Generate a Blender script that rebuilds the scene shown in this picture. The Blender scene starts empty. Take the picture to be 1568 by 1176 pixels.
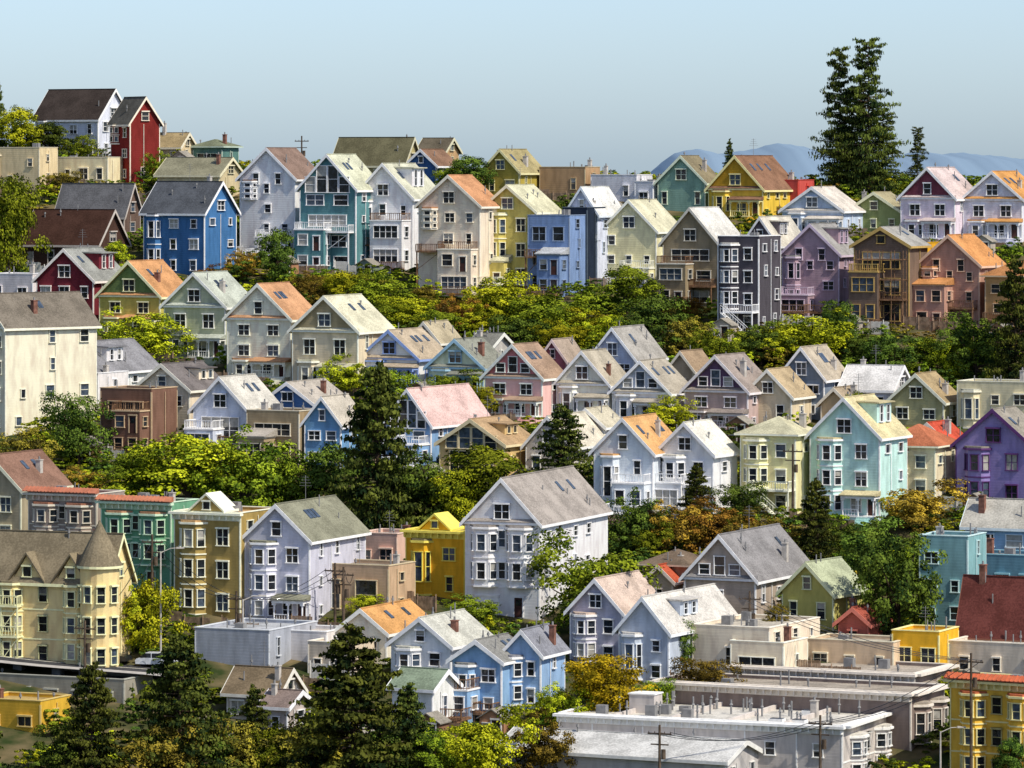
import bpy, math, random
import numpy as np
from mathutils import Vector, Matrix

FP = 7526.0; HOR = 250.0; CX = 784.0   # survey constants: sight lines are intersected with the terrain

# ------------------------------------------------------------------ terrain
PY=[-400,-50,0,30,150,400,455,470,515,555,600,632,690,735,765,782,800]
PZ=[-2,-2,-3,-12,-52,-68,-60.5,-57.8,-47.2,-40.56,-31.9,-26.0,-16.5,-7.81,-1.2,1.5,2.5]
def cap(x): return float(np.interp(x,[-58,-42,-10,30],[2.3,-2.4,-3.2,-4.5]))
def T(x,y):
    z=float(np.interp(y,PY,PZ))
    c=cap(x)
    k=1.5
    h=max(k-abs(z-c),0)/k
    z=min(z,c)-h*h*k*0.25
    if y>800: z=max(c-(y-800)*0.25,-85)
    if 430<y<800: z+=0.25*math.sin(x*0.21+y*0.13)+0.2*math.sin(x*0.07-y*0.09)
    return z
def hit(px,py):
    d=442.0
    while d<776:
        x=(px-CX)/FP*d
        if T(x,d)>=-(py-HOR)/FP*d: return x,d
        d+=0.5
    return (px-CX)/FP*775,775.0

# ------------------------------------------------------------------ materials
def lin(h):
    h=h.lstrip('#'); o=[]
    for i in (0,2,4):
        c=int(h[i:i+2],16)/255.0
        o.append(c/12.92 if c<=0.04045 else ((c+0.055)/1.055)**2.4)
    return o
def sat(c,k=1.2):
    m=sum(c)/3
    return [min(max(m+(x-m)*k,0.004),0.84) for x in c]
MATS={}
def newmat(n,diffuse=False):
    m=bpy.data.materials.new(n); m.use_nodes=True
    N=m.node_tree.nodes;L=m.node_tree.links;B=N['Principled BSDF']
    if diffuse:
        N.remove(B); B=N.new('ShaderNodeBsdfDiffuse'); L.new(B.outputs[0],N['Material Output'].inputs['Surface'])
    return m,N,L,B
def coords(N,L):
    tc=N.new('ShaderNodeTexCoord'); oi=N.new('ShaderNodeObjectInfo')
    mu=N.new('ShaderNodeMath'); mu.operation='MULTIPLY'; mu.inputs[1].default_value=57.0
    L.new(oi.outputs['Random'],mu.inputs[0])
    ad=N.new('ShaderNodeVectorMath'); ad.operation='ADD'
    L.new(tc.outputs['Object'],ad.inputs[0]); L.new(mu.outputs[0],ad.inputs[1])
    return tc,ad.outputs[0]
def ramp(N,L,fac,a,b,p0=0.0,p1=1.0):
    r=N.new('ShaderNodeValToRGB'); r.color_ramp.elements[0].position=p0; r.color_ramp.elements[1].position=p1
    r.color_ramp.elements[0].color=(*a,1); r.color_ramp.elements[1].color=(*b,1)
    L.new(fac,r.inputs[0]); return r
def wall_mat(hexc):
    k=('w',hexc)
    if k in MATS: return MATS[k]
    m,N,L,B=newmat('painted_siding_'+hexc,True)
    c=sat(lin(hexc),0.98); c=[c[0]*1.03,c[1]*.985,c[2]]
    tc,co=coords(N,L)
    mp=N.new('ShaderNodeMapping'); mp.inputs['Scale'].default_value=(1,1,0.3); L.new(co,mp.inputs[0])
    n=N.new('ShaderNodeTexNoise'); n.inputs['Scale'].default_value=1.3; n.inputs['Detail'].default_value=4; L.new(mp.outputs[0],n.inputs[0])
    r=ramp(N,L,n.outputs[0],[x*0.80 for x in c],[min(x*1.05,0.84) for x in c],0.33,0.58)
    L.new(r.outputs[0],B.inputs['Color'])
    w=N.new('ShaderNodeTexWave'); w.bands_direction='Z'; w.wave_profile='SAW'; w.inputs['Scale'].default_value=1.0; w.inputs['Detail'].default_value=0
    L.new(tc.outputs['Object'],w.inputs[0])
    bp=N.new('ShaderNodeBump'); bp.inputs['Strength'].default_value=0.8; bp.inputs['Distance'].default_value=0.05
    L.new(w.outputs['Fac'],bp.inputs['Height']); L.new(bp.outputs[0],B.inputs['Normal'])
    MATS[k]=m; return m
def roof_mat(hexc):
    k=('r',hexc)
    if k in MATS: return MATS[k]
    m,N,L,B=newmat('shingles_'+hexc,True)
    c=[x*.86 for x in sat(lin(hexc),0.95)]
    tc,co=coords(N,L)
    n=N.new('ShaderNodeTexNoise'); n.inputs['Scale'].default_value=0.45; n.inputs['Detail'].default_value=3; L.new(co,n.inputs[0])
    n2=N.new('ShaderNodeTexNoise'); n2.inputs['Scale'].default_value=5; n2.inputs['Detail'].default_value=2; L.new(co,n2.inputs[0])
    mx=N.new('ShaderNodeMath'); mx.operation='ADD'; L.new(n.outputs[0],mx.inputs[0]); L.new(n2.outputs[0],mx.inputs[1])
    h=N.new('ShaderNodeMath'); h.operation='MULTIPLY'; h.inputs[1].default_value=0.5
    L.new(mx.outputs[0],h.inputs[0])
    r=ramp(N,L,h.outputs[0],[x*0.66 for x in c],[min(1,x*1.12) for x in c],0.4,0.6)
    L.new(r.outputs[0],B.inputs['Color'])
    w=N.new('ShaderNodeTexWave'); w.bands_direction='Z'; w.wave_profile='SAW'; w.inputs['Scale'].default_value=0.9; w.inputs['Detail'].default_value=0
    L.new(tc.outputs['Object'],w.inputs[0])
    bp=N.new('ShaderNodeBump'); bp.inputs['Strength'].default_value=0.5; bp.inputs['Distance'].default_value=0.05
    L.new(w.outputs['Fac'],bp.inputs['Height']); L.new(bp.outputs[0],B.inputs['Normal'])
    MATS[k]=m; return m
def flat_mat(name,c,rough=0.6,metal=0.0,var=0.15):
    k=('f',name)
    if k in MATS: return MATS[k]
    dif=rough>=.5
    m,N,L,B=newmat(name,dif)
    tc,co=coords(N,L)
    n=N.new('ShaderNodeTexNoise'); n.inputs['Scale'].default_value=2.0; n.inputs['Detail'].default_value=2; L.new(co,n.inputs[0])
    r=ramp(N,L,n.outputs[0],[x*(1-var) for x in c],[min(1,x*(1+var)) for x in c],0.35,0.65)
    L.new(r.outputs[0],B.inputs['Color' if dif else 'Base Color'])
    if not dif: B.inputs['Roughness'].default_value=rough; B.inputs['Metallic'].default_value=metal
    MATS[k]=m; return m
def trim_mat(hexc): return flat_mat('trim_paint_'+hexc,[min(x,.8) for x in lin(hexc)],0.55,0,0.08)
GLASS=[flat_mat('dark_glass',(0.016,0.02,0.026),0.08,0,0.5),
       flat_mat('blue_glass',(0.05,0.07,0.10),0.12,0,0.4),
       flat_mat('curtained_glass',(0.33,0.32,0.29),0.25,0,0.2)]
BRICK=flat_mat('chimney_brick',(0.20,0.10,0.075),0.9,0,0.3)
STUC=flat_mat('chimney_stucco',(0.45,0.42,0.38),0.9,0,0.15)
PIPE=flat_mat('vent_metal',(0.22,0.22,0.22),0.5,0.3)
WOOD=flat_mat('weathered_redwood',(0.19,0.11,0.065),0.85,0,0.35)
DOORM=flat_mat('door_paint',(0.07,0.035,0.03),0.5)

# ------------------------------------------------------------------ mesh helpers
class MB:
    def __init__(s): s.v=[];s.f=[];s.m=[]
    def extr(s,pts,vec,mi=0):
        n=len(pts);b=len(s.v)
        s.v+= [tuple(p) for p in pts]+[(p[0]+vec[0],p[1]+vec[1],p[2]+vec[2]) for p in pts]
        s.f.append(tuple(range(b+n-1,b-1,-1))); s.f.append(tuple(range(b+n,b+2*n)))
        for i in range(n):
            j=(i+1)%n; s.f.append((b+i,b+j,b+n+j,b+n+i))
        s.m+=[mi]*(n+2)
    def box(s,x0,x1,y0,y1,z0,z1,mi=0):
        s.extr([(x0,y0,z0),(x1,y0,z0),(x1,y1,z0),(x0,y1,z0)],(0,0,z1-z0),mi)
    def prism(s,p2,z0,z1,mi=0): s.extr([(p[0],p[1],z0) for p in p2],(0,0,z1-z0),mi)
    def cyl(s,x,y,r0,r1,z0,z1,n=8,mi=0):
        b=len(s.v)
        for (r,z) in ((r0,z0),(r1,z1)):
            for i in range(n):
                a=2*math.pi*i/n; s.v.append((x+r*math.cos(a),y+r*math.sin(a),z))
        for i in range(n):
            j=(i+1)%n; s.f.append((b+i,b+j,b+n+j,b+n+i)); s.m.append(mi)
        s.f.append(tuple(range(b+n,b+2*n))); s.m.append(mi)
    def tube(s,p,q,r0,r1,n=6,mi=0):
        p=Vector(p);q=Vector(q);d=(q-p).normalized()
        a=d.orthogonal().normalized();c=d.cross(a);b=len(s.v)
        for (P,r) in ((p,r0),(q,r1)):
            for i in range(n):
                t=2*math.pi*i/n; s.v.append(tuple(P+a*(r*math.cos(t))+c*(r*math.sin(t))))
        for i in range(n):
            j=(i+1)%n; s.f.append((b+i,b+j,b+n+j,b+n+i)); s.m.append(mi)
        s.f.append(tuple(range(b+n,b+2*n))); s.m.append(mi)
    def poly(s,pts,mi=0):
        b=len(s.v); s.v+=[tuple(p) for p in pts]; s.f.append(tuple(range(b,b+len(pts)))); s.m.append(mi)
    def mesh(s,name,mats):
        me=bpy.data.meshes.new(name); me.from_pydata(s.v,[],s.f)
        for m in mats: me.materials.append(m)
        me.polygons.foreach_set('material_index',s.m); me.update(); return me
COL=bpy.context.scene.collection
def add(name,data,parent=None):
    o=bpy.data.objects.new(name,data); COL.objects.link(o)
    if parent: o.parent=parent
    return o

# frame = (ox,oy,ux,uy); outward normal = (uy,-ux)
def P(F,s,d): return (F[0]+F[2]*s+F[3]*d, F[1]+F[3]*s-F[2]*d)
def fbox(B,F,s0,s1,z0,z1,d0,d1,mi=0):
    B.prism([P(F,s0,d0),P(F,s0,d1),P(F,s1,d1),P(F,s1,d0)],z0,z1,mi)

class House:
    def __init__(s):
        s.walls=MB();s.roof=MB();s.trim=MB();s.windows=MB();s.door=MB();s.accent=MB();s.chimney=MB();s.deck=MB()
def win(h,F,s,z,w,ht,rng,d=0.0,hood=True,mull=None):
    t=0.09; T_=h.trim
    s0=s-w/2;s1=s+w/2
    g=0 if rng.random()<0.68 else (1 if rng.random()<0.5 else 2)
    if g==2 and rng.random()<0.7:
        k=z+ht*(0.35+0.3*rng.random())
        fbox(h.windows,F,s0,s1,z,k,d-0.02,d+0.03,0); fbox(h.windows,F,s0,s1,k,z+ht,d-0.02,d+0.03,2)
    else: fbox(h.windows,F,s0,s1,z,z+ht,d-0.02,d+0.03,g)
    fbox(T_,F,s0-t,s0,z,z+ht,d-0.02,d+0.15); fbox(T_,F,s1,s1+t,z,z+ht,d-0.02,d+0.15)
    fbox(T_,F,s0-t-0.06,s1+t+0.06,z-0.1,z,d-0.02,d+0.24)
    fbox(T_,F,s0-t-0.04,s1+t+0.04,z+ht,z+ht+(0.17 if hood else 0.09),d-0.02,d+(0.32 if hood else 0.17))
    if ht>1.0: fbox(T_,F,s0,s1,z+ht*0.5-0.03,z+ht*0.5+0.03,d+0.03,d+0.07)
    if mull is None: mull=int(w/1.15)
    for i in range(mull):
        x=s0+w*(i+1)/(mull+1); fbox(T_,F,x-0.045,x+0.045,z,z+ht,d+0.03,d+0.08)
def bay(h,F,s,w,z0,z1,n,rng,p=0.95,cap_=True,wmat=None):
    c=p*0.75
    q=[P(F,s-w/2,-0.05),P(F,s-w/2,0),P(F,s-w/2+c,p),P(F,s+w/2-c,p),P(F,s+w/2,0),P(F,s+w/2,-0.05)]
    h.walls.prism(q,z0,z1)
    fh=(z1-z0)/n
    def ring(za,zb,o,M):
        M.prism([P(F,s-w/2-o,0.0),P(F,s-w/2+c-o*0.5,p+o),P(F,s+w/2-c+o*0.5,p+o),P(F,s+w/2+o,0.0)],za,zb)
    for k in range(n):
        ring(z0+k*fh-0.06 if k else z0-0.1,z0+k*fh+0.08,0.1,h.trim)
        for (a,b) in ((q[1],q[2]),(q[2],q[3]),(q[3],q[4])):
            ln=math.hypot(b[0]-a[0],b[1]-a[1]); G=(a[0],a[1],(b[0]-a[0])/ln,(b[1]-a[1])/ln)
            if ln<2.0:
                ww=min(ln-0.4,0.85)
                if ww>0.3: win(h,G,ln/2,z0+k*fh+fh*0.26,ww,fh*0.56,rng,hood=False,mull=0)
            else:
                for o in (-.25,.25): win(h,G,ln/2+o*ln,z0+k*fh+fh*0.26,min(.85,ln*.3),fh*0.56,rng,hood=False,mull=0)
    if cap_:
        ring(z1,z1+0.22,0.28,h.trim); ring(z1+0.22,z1+0.42,0.12,h.roof)
def rail(B,F,s0,s1,z,d,ht=1.0,step=0.3):
    fbox(B,F,s0,s1,z+ht-0.09,z+ht,d-0.05,d+0.05)
    fbox(B,F,s0,s1,z+0.08,z+0.13,d-0.03,d+0.03)
    k=max(2,int((s1-s0)/step))
    for i in range(k+1):
        x=s0+(s1-s0)*i/k; r=0.022 if i%5 else 0.055
        fbox(B,F,x-r,x+r,z,z+ht-0.09,d-0.025,d+0.025)
def sub(F,s,d,right=True):
    o=P(F,s,d)
    return (o[0],o[1],-F[3],F[2])
def stairs(B,F,s0,z1,z0,d0,d1,sg):
    n=max(2,int((z1-z0)/.2))
    for i in range(n):
        a,b=sorted((s0+sg*i*.24,s0+sg*(i+1)*.24)); z=z1-(i+1)*.2
        fbox(B,F,a,b+.03,z-.06,z,d0,d1)
    for dd in (d0,d1-.06):
        p=P(F,s0,dd);q=P(F,s0+sg*n*.24,dd)
        B.tube((p[0],p[1],z1+.9),(q[0],q[1],z1-n*.2+.9),.04,.04,4); B.tube((p[0],p[1],z1-.15),(q[0],q[1],z1-n*.2-.15),.09,.09,4)
        for i in range(0,n+1,3):
            r=P(F,s0+sg*i*.24,dd); B.tube((r[0],r[1],z1-i*.2-.1),(r[0],r[1],z1-i*.2+.9),.03,.03,4)
def deck(h,F,s0,s1,z,dep=1.8,zb=-5,B=None,d0=0.0,st=False):
    B=B or h.deck
    fbox(B,F,s0,s1,z-0.2,z,d0,d0+dep)
    rail(B,F,s0,s1,z,d0+dep-0.06)
    G=sub(F,s1-0.05,d0+dep); rail(B,G,0.06,dep,z,0)
    G=sub(F,s0+0.05,d0+dep); rail(B,G,0.06,dep,z,0)
    k=max(1,int((s1-s0)/3.0))
    for i in range(k+1):
        x=s0+0.1+(s1-s0-0.2)*i/k; fbox(B,F,x-0.08,x+0.08,zb,z-0.2,d0+dep-0.3,d0+dep-0.14)
    if z>3:
        a=s0+.1;b=s0+0.1+(s1-s0-0.2)/k
        p=P(F,a,d0+dep-0.2);q=P(F,b,d0+dep-0.2); B.tube((p[0],p[1],z-2.6),(q[0],q[1],z-0.3),0.05,0.05,4)
    if st: stairs(B,F,s0 if st<0 else s1,z,-1.5,d0+dep,d0+dep+1.0,-st)
def ext(h,F,s0,s1,z1,dep,rng):
    fbox(h.walls,F,s0,s1,-8,z1,0,dep)
    fbox(h.trim,F,s0-0.1,s1+0.1,z1,z1+0.16,0,dep+0.12)
    o=P(F,s0,dep); G=(o[0],o[1],F[2],F[3]); w=s1-s0
    n=max(1,int(round(z1/3.0))); fh=z1/n
    for k in range(n):
        st=rng.choice('abc')
        if st=='a': win(h,G,w/2,k*fh+fh*.3,w*.74,fh*.5,rng,hood=False)
        elif st=='b':
            for c in (.25,.75): win(h,G,w*c,k*fh+fh*.3,w*.26,fh*.5,rng,hood=False,mull=0)
        else:
            win(h,G,w*.3,k*fh+fh*.3,w*.3,fh*.5,rng,hood=False,mull=0); doorf(h,G,w*.76,k*fh+.1,rng)
    o=P(F,s1,dep); G2=(o[0],o[1],-F[3],F[2])
    for k in range(n): win(h,G2,dep/2,k*fh+fh*.34,dep*.4,fh*.42,rng,hood=False,mull=0)
    if rng.random()<.65:
        z=z1+.16; B=h.deck if rng.random()<.5 else h.trim
        rail(B,G,0.06,w-.06,z,-.06); rail(B,sub(F,s1-.05,dep),.06,dep,z,0)
        rail(B,sub(F,s0+.05,dep),.06,dep,z,0)
    else:
        a=P(F,s0-.25,dep+.3);b=P(F,s1+.25,dep+.3);c=P(F,s0-.25,0)
        h.roof.extr([(a[0],a[1],z1+.16),(a[0],a[1],z1+.28),(c[0],c[1],z1+1.1),(c[0],c[1],z1+.16)],(b[0]-a[0],b[1]-a[1],0))
def porch(h,F,s0,s1,z1,rng,dep=1.5):
    fbox(h.walls,F,s0,s1,-5,0.5,0,dep)
    fbox(h.trim,F,s0-0.05,s1+0.05,0.5,0.62,0,dep+0.06)
    fbox(h.trim,F,s0-0.1,s1+0.1,z1-0.4,z1-0.1,0,dep+0.1)
    a=P(F,s0-0.25,dep+0.3);b=P(F,s1+0.25,dep+0.3);c=P(F,s1+0.25,0);d=P(F,s0-0.25,0)
    h.roof.extr([(a[0],a[1],z1-0.1),(a[0],a[1],z1+0.02),(d[0],d[1],z1+0.45),(d[0],d[1],z1-0.1)],(b[0]-a[0],b[1]-a[1],0))
    n=max(2,int((s1-s0)/1.5))
    for i in range(n+1):
        x=s0+0.1+(s1-s0-0.2)*i/n
        p=P(F,x,dep-0.12); h.trim.cyl(p[0],p[1],0.1,0.09,0.62,z1-0.4,8)
        fbox(h.trim,F,x-0.2,x+0.2,z1-0.62,z1-0.4,dep-0.24,dep+0.03)
    rail(h.trim,F,s0+0.1,s1-0.1-(s1-s0)/n,0.62,dep-0.12,0.8)
    win(h,F,s0+(s1-s0)*0.3,1.0,(s1-s0)*0.3,1.5,rng,hood=False)
    doorf(h,F,s0+(s1-s0)*0.78,0.62,rng)
    for i in range(5): fbox(h.walls,F,s1-0.1-(s1-s0)/n,s1-0.1,-5,0.45-0.17*i,dep+0.3*i+(0.06 if i==0 else 0),dep+0.3*(i+1))
def doorf(h,F,s,z,rng):
    fbox(h.door,F,s-0.45,s+0.45,z,z+2.05,-0.02,0.05)
    fbox(h.trim,F,s-0.58,s-0.45,z,z+2.05,-0.02,0.12);fbox(h.trim,F,s+0.45,s+0.58,z,z+2.05,-0.02,0.12)
    fbox(h.trim,F,s-0.62,s+0.62,z+2.05,z+2.22,-0.02,0.16)
    fbox(h.windows,F,s-0.28,s+0.28,z+1.2,z+1.85,0.05,0.07,0)
def garage(h,F,s,w,z,rng):
    fbox(h.trim,F,s-w/2,s+w/2,z,z+2.3,-0.02,0.05)
    for i in range(1,4): fbox(h.door,F,s-w/2+0.05,s+w/2-0.05,z+2.3*i/4-0.02,z+2.3*i/4+0.02,0.05,0.06)
    fbox(h.accent,F,s-w/2-0.15,s+w/2+0.15,z+2.3,z+2.5,-0.02,0.14)

def facade(h,F,Wd,H,feat,rng,base=0.0):
    n=max(1,int(round(H/3.1))); fh=H/n
    if 'I' in feat:
        lo=1 if n>2 else 0
        for c in (0.26,0.74): bay(h,F,Wd*c,min(3.2,Wd*0.36),lo*fh+(0.5 if lo==0 else 0.2),H-0.5,n-lo,rng)
        for k in range(lo,n): win(h,F,Wd*0.5,k*fh+fh*0.3,0.7,fh*0.5,rng)
        for k in range(1,n): fbox(h.trim,F,0.16,Wd-.16,k*fh+.02,k*fh+.14,0,.05)
        if lo:
            garage(h,F,Wd*0.3,2.5,0.05,rng); doorf(h,F,Wd*0.72,0.3,rng)
    elif 'J' in feat:
        k=max(2,int(Wd/5.5))
        for i in range(k):
            c=Wd*(i+0.5)/k
            bay(h,F,c,2.6,0.6,H-0.5,n,rng)
            for j in range(n): win(h,F,c+Wd/k/2 if i<k-1 else c-Wd/k/2,j*fh+fh*0.3,0.9,fh*0.5,rng)
        for j in range(1,n): fbox(h.trim,F,0.16,Wd-.16,j*fh+.02,j*fh+.16,0,.05)
    elif 'B' in feat:
        bw=min(3.0,Wd*0.42)
        bay(h,F,Wd*0.29,bw,0.5,H-0.35,n,rng)
        for k in range(n):
            if k==0 and 'o' in feat: continue
            win(h,F,Wd*0.74,k*fh+fh*0.27,min(1.3,Wd*0.17),fh*0.5,rng)
        if 'o' in feat: porch(h,F,Wd*0.53,Wd-0.1,min(fh,3.0),rng)
    elif 'Q' in feat:
        for k in range(n):
            if k==0:
                porch(h,F,Wd*0.46,Wd-0.1,min(fh,3.1),rng)
                bay(h,F,Wd*0.24,min(2.8,Wd*0.36),0.4,min(fh*0.95,H-0.3),1,rng,0.7)
            else:
                win(h,F,Wd*0.27,k*fh+fh*0.25,min(1.5,Wd*0.2),fh*0.5,rng)
                win(h,F,Wd*0.73,k*fh+fh*0.25,min(1.5,Wd*0.2),fh*0.5,rng)
    elif 'M' in feat:
        for k in range(n):
            if rng.random()<.5:
                win(h,F,Wd*0.5,k*fh+0.7,Wd*0.66,fh-1.35,rng,hood=False,mull=int(Wd/2.1))
            else:
                win(h,F,Wd*0.28,k*fh+0.8,Wd*0.3,fh-1.5,rng,hood=False,mull=1); win(h,F,Wd*0.74,k*fh+0.8,Wd*0.24,fh-1.5,rng,hood=False,mull=0)
    elif 'N' in feat: pass
    else:
        k=max(1,int(round(Wd/3.1)))
        bayc=(rng.random()<.5 and Wd>5 and n>1)
        for j in range(n):
            for i in range(k):
                if bayc and i==0: continue
                if rng.random()<0.12: continue
                w=rng.choice([0.75,0.9,1.4]) if Wd/k>2.3 else 0.75
                win(h,F,Wd*(i+0.5)/k+rng.uniform(-.15,.15),j*fh+fh*0.32,w,fh*rng.choice([.4,.46]),rng,hood=rng.random()<0.6)
        if bayc: bay(h,F,Wd*.5/k+.15,min(2.3,Wd/k*.8),(n-1)*fh if n>2 and rng.random()<.5 else .6,H-.4,1 if n<3 else 2 if rng.random()<.5 else n-1,rng,.7)

FOOT=[]
def house(name,xl,xr,side,ya,ye,yb,typ='A',wall='d8d4c8',roof='8a8478',trim='e8e8e4',feat='P',yaw=25,acc=None,attic=2):
    rng=random.Random(int(xl*7+xr*13+yb*29))
    th=math.radians(yaw+rng.uniform(-2.5,2.5)); cs=math.cos(th);sn=math.sin(th)
    x,d=hit(xr,yb); s=FP/d
    x=(xr-CX)/s; zb=T(x,d)
    W=(xr-xl)/s/cs; L=(side/s/sn) if side else 12.0
    L=min(max(L,6.0 if typ!='C' else 4.5),40)
    dd=d+(L/2*cs if typ in 'CH' else 0)
    H=(HOR-ye)/s-zb; G=max((HOR-ya)/FP*dd-(HOR-ye)/FP*(d if typ!='F' else d),0.7)
    H=max(H,2.4)
    h=House(); ov=0.45; t=0.16
    FR=(-W/2,0,1,0);RS=(W/2,0,0,1);BK=(W/2,L,-1,0);LS=(-W/2,L,0,-1)
    zlow=-8
    if typ=='A':
        h.walls.extr([(-W/2,0,zlow),(W/2,0,zlow),(W/2,0,H),(0,0,H+G),(-W/2,0,H)],(0,L,0))
        sl=G/(W/2); xe=W/2+ov; ze=H-ov*sl
        za=H+G
        for sg in (-1,1):
            h.roof.extr([(0,-ov,za+0.02),(sg*xe,-ov,ze+0.02),(sg*xe,-ov,ze+0.02+t),(0,-ov,za+0.02+t*1.2)],(0,L+2*ov,0))
            h.trim.extr([(0,-ov-0.07,za-0.26),(sg*(xe+.03),-ov-0.07,ze-0.24),(sg*(xe+.03),-ov-0.07,ze+0.05+t),(0,-ov-0.07,za+0.05+t*1.2)],(0,0.065,0))
            h.trim.box(*sorted((sg*xe,sg*(xe+0.06))),-ov,L+ov,ze-0.12,ze+t)
        h.roof.box(-0.12,0.12,-ov+0.01,L+ov,za+t*1.2-0.03,za+t*1.2+0.07)
        rz=lambda X,Y:H+G-abs(X)*sl+t
        if rng.random()<.3 and G>2.4 and L>8:
            x1=W*.36; zt=H+G-.35; y0=L*rng.uniform(.2,.45); y1=y0+rng.uniform(2.6,4.5)
            x0=(H+G-zt)/sl
            h.walls.box(x0+.1,x1,y0,y1,H+G-x1*sl-.3,zt-.12)
            h.roof.extr([(x0-.1,y0-.25,zt-.12),(x1+.4,y0-.25,zt-.2),(x1+.4,y0-.25,zt-.06),(x0-.1,y0-.25,zt+.06)],(0,y1-y0+.5,0))
            zz=H+G-x1*sl
            for c in (.27,.73): win(h,(x1,y0,0,1),(y1-y0)*c,zz+.35,.8,max(.5,zt-zz-.8),rng,hood=False,mull=0)
        if 'Q' in feat or 'c' in feat:
            fbox(h.trim,FR,-0.2,W+0.2,H-0.32,H-0.05,0,0.35)
            a=0.06
            h.roof.extr([(-W/2-0.25,-0.42,H-0.05),(-W/2-0.25,-0.42,H+0.0),(-W/2-0.25,-0.0,H+0.3),(-W/2-0.25,-0.0,H-0.05)],(W+0.5,0,0))
            if acc: h.accent.extr([(-W/2+0.5,-a,H+0.32),(W/2-0.5,-a,H+0.32),(0,-a,H+G-0.35)],(0,a+0.01,0))
        if G>2.2 and attic:
            aw=min(1.4,W*0.18); ah=min(1.5,G*0.42); z0=H+0.25+ (0.25 if 'Q' in feat else 0.05)
            dd_=0.06
            if attic==1: win(h,FR,W/2,z0,aw*0.75,ah,rng,dd_)
            elif attic==2: win(h,FR,W/2,z0,aw*1.15,ah,rng,dd_,mull=1)
            elif attic==3:
                for k,(o,q) in enumerate(((-1.35,.7),(0,1.25),(1.35,.7))): win(h,FR,W/2+o*aw*0.9,z0,aw*0.8,ah*q,rng,dd_,mull=0,hood=False)
            elif attic==4:
                for o in (-0.2,0.2): win(h,FR,W/2+o*W,z0-1.2,aw*0.6,ah,rng,dd_)
            elif attic==5:
                for o,q in ((-.3,.45),(-.1,.9),(.1,.9),(.3,.45)): win(h,FR,W/2+o*W,H-0.6,W*.17,G*.75*q+.6,rng,dd_,mull=0,hood=False)
    elif typ=='C':
        h.walls.extr([(-W/2,0,zlow),(-W/2,0,H),(-W/2,L/2,H+G),(-W/2,L,H),(-W/2,L,zlow)],(W,0,0))
        sl=G/(L/2); ze=H-ov*sl; za=H+G
        for (y0,sg) in ((-ov,1),(L+ov,-1)):
            h.roof.extr([(-W/2-ov,L/2,za+0.02),(-W/2-ov,y0,ze+0.02),(-W/2-ov,y0,ze+0.02+t),(-W/2-ov,L/2,za+0.02+t*1.2)],(W+2*ov,0,0))
            for xx in (W/2+ov+0.005,-W/2-ov-0.07):
                h.trim.extr([(xx,L/2,za-0.26),(xx,y0,ze-0.24),(xx,y0,ze+0.05+t),(xx,L/2,za+0.05+t*1.2)],(0.065,0,0))
            h.trim.box(-W/2-ov,W/2+ov,*sorted((y0,y0-0.06*sg)),ze-0.14,ze+t)
        h.roof.box(-W/2-ov,W/2+ov,L/2-0.12,L/2+0.12,za+t*1.2-0.03,za+t*1.2+0.07)
        rz=lambda X,Y:H+G-abs(Y-L/2)*sl+t
        if G>1.8: win(h,RS,L/2,H+0.2,min(1.6,L*.22),min(1.3,G*.45),rng)
    elif typ=='H':
        h.walls.box(-W/2,W/2,0,L,zlow,H)
        o=0.55;m=min(W,L)/2; 
        h.trim.box(-W/2-o,W/2+o,-o,L+o,H+0.003,H+0.2)
        a=[(-W/2-o,-o),(W/2+o,-o),(W/2+o,L+o),(-W/2-o,L+o)]
        if L>=W: r0=(0,W/2,H+G);r1=(0,L-W/2,H+G)
        else: r0=(-(W-L)/2,L/2,H+G);r1=((W-L)/2,L/2,H+G)
        z=H+0.21;A=[(p[0],p[1],z) for p in a]
        if L>=W:
            h.roof.poly([A[0],A[1],r0]);h.roof.poly([A[1],A[2],r1,r0]);h.roof.poly([A[2],A[3],r1]);h.roof.poly([A[3],A[0],r0,r1])
        else:
            h.roof.poly([A[0],A[1],r1,r0]);h.roof.poly([A[1],A[2],r1]);h.roof.poly([A[2],A[3],r0,r1]);h.roof.poly([A[3],A[0],r0])
        rz=lambda X,Y:H+G*max(0,1-max(abs(X)/(W/2+o),abs(Y-L/2)/(L/2+o)))
    else:
        pt=0.25
        h.walls.box(-W/2,W/2,0,L,zlow,H-0.55)
        for b in ((-W/2,W/2,0,pt),(-W/2,W/2,L-pt,L),(-W/2,-W/2+pt,pt,L-pt),(W/2-pt,W/2,pt,L-pt)): h.walls.box(*b,H-0.55,H)
        for b in ((-W/2-.06,W/2+.06,-.06,pt+.04),(-W/2-.06,W/2+.06,L-pt-.04,L+.06),(-W/2-.06,-W/2+pt+.04,pt+.04,L-pt-.04),(W/2-pt-.04,W/2+.06,pt+.04,L-pt-.04)): h.trim.box(*b,H,H+0.09)
        h.roof.box(-W/2+pt,W/2-pt,pt,L-pt,H-0.55,H-0.3)
        rz=lambda X,Y:H-0.3
        if 'k' in feat:
            fbox(h.trim,FR,-0.35,W+0.35,H-0.25,H-0.003,0,0.7); fbox(h.trim,FR,-0.1,W+0.1,H-0.85,H-0.25,0,0.12)
            for i in range(int(W/0.8)+1): fbox(h.trim,FR,i*0.8,i*0.8+0.14,H-0.75,H-0.25,0.12,0.5)
            if 'S' in feat:
                fbox(h.trim,RS,0.1,L+0.35,H-0.25,H-0.004,0,0.7)
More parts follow.
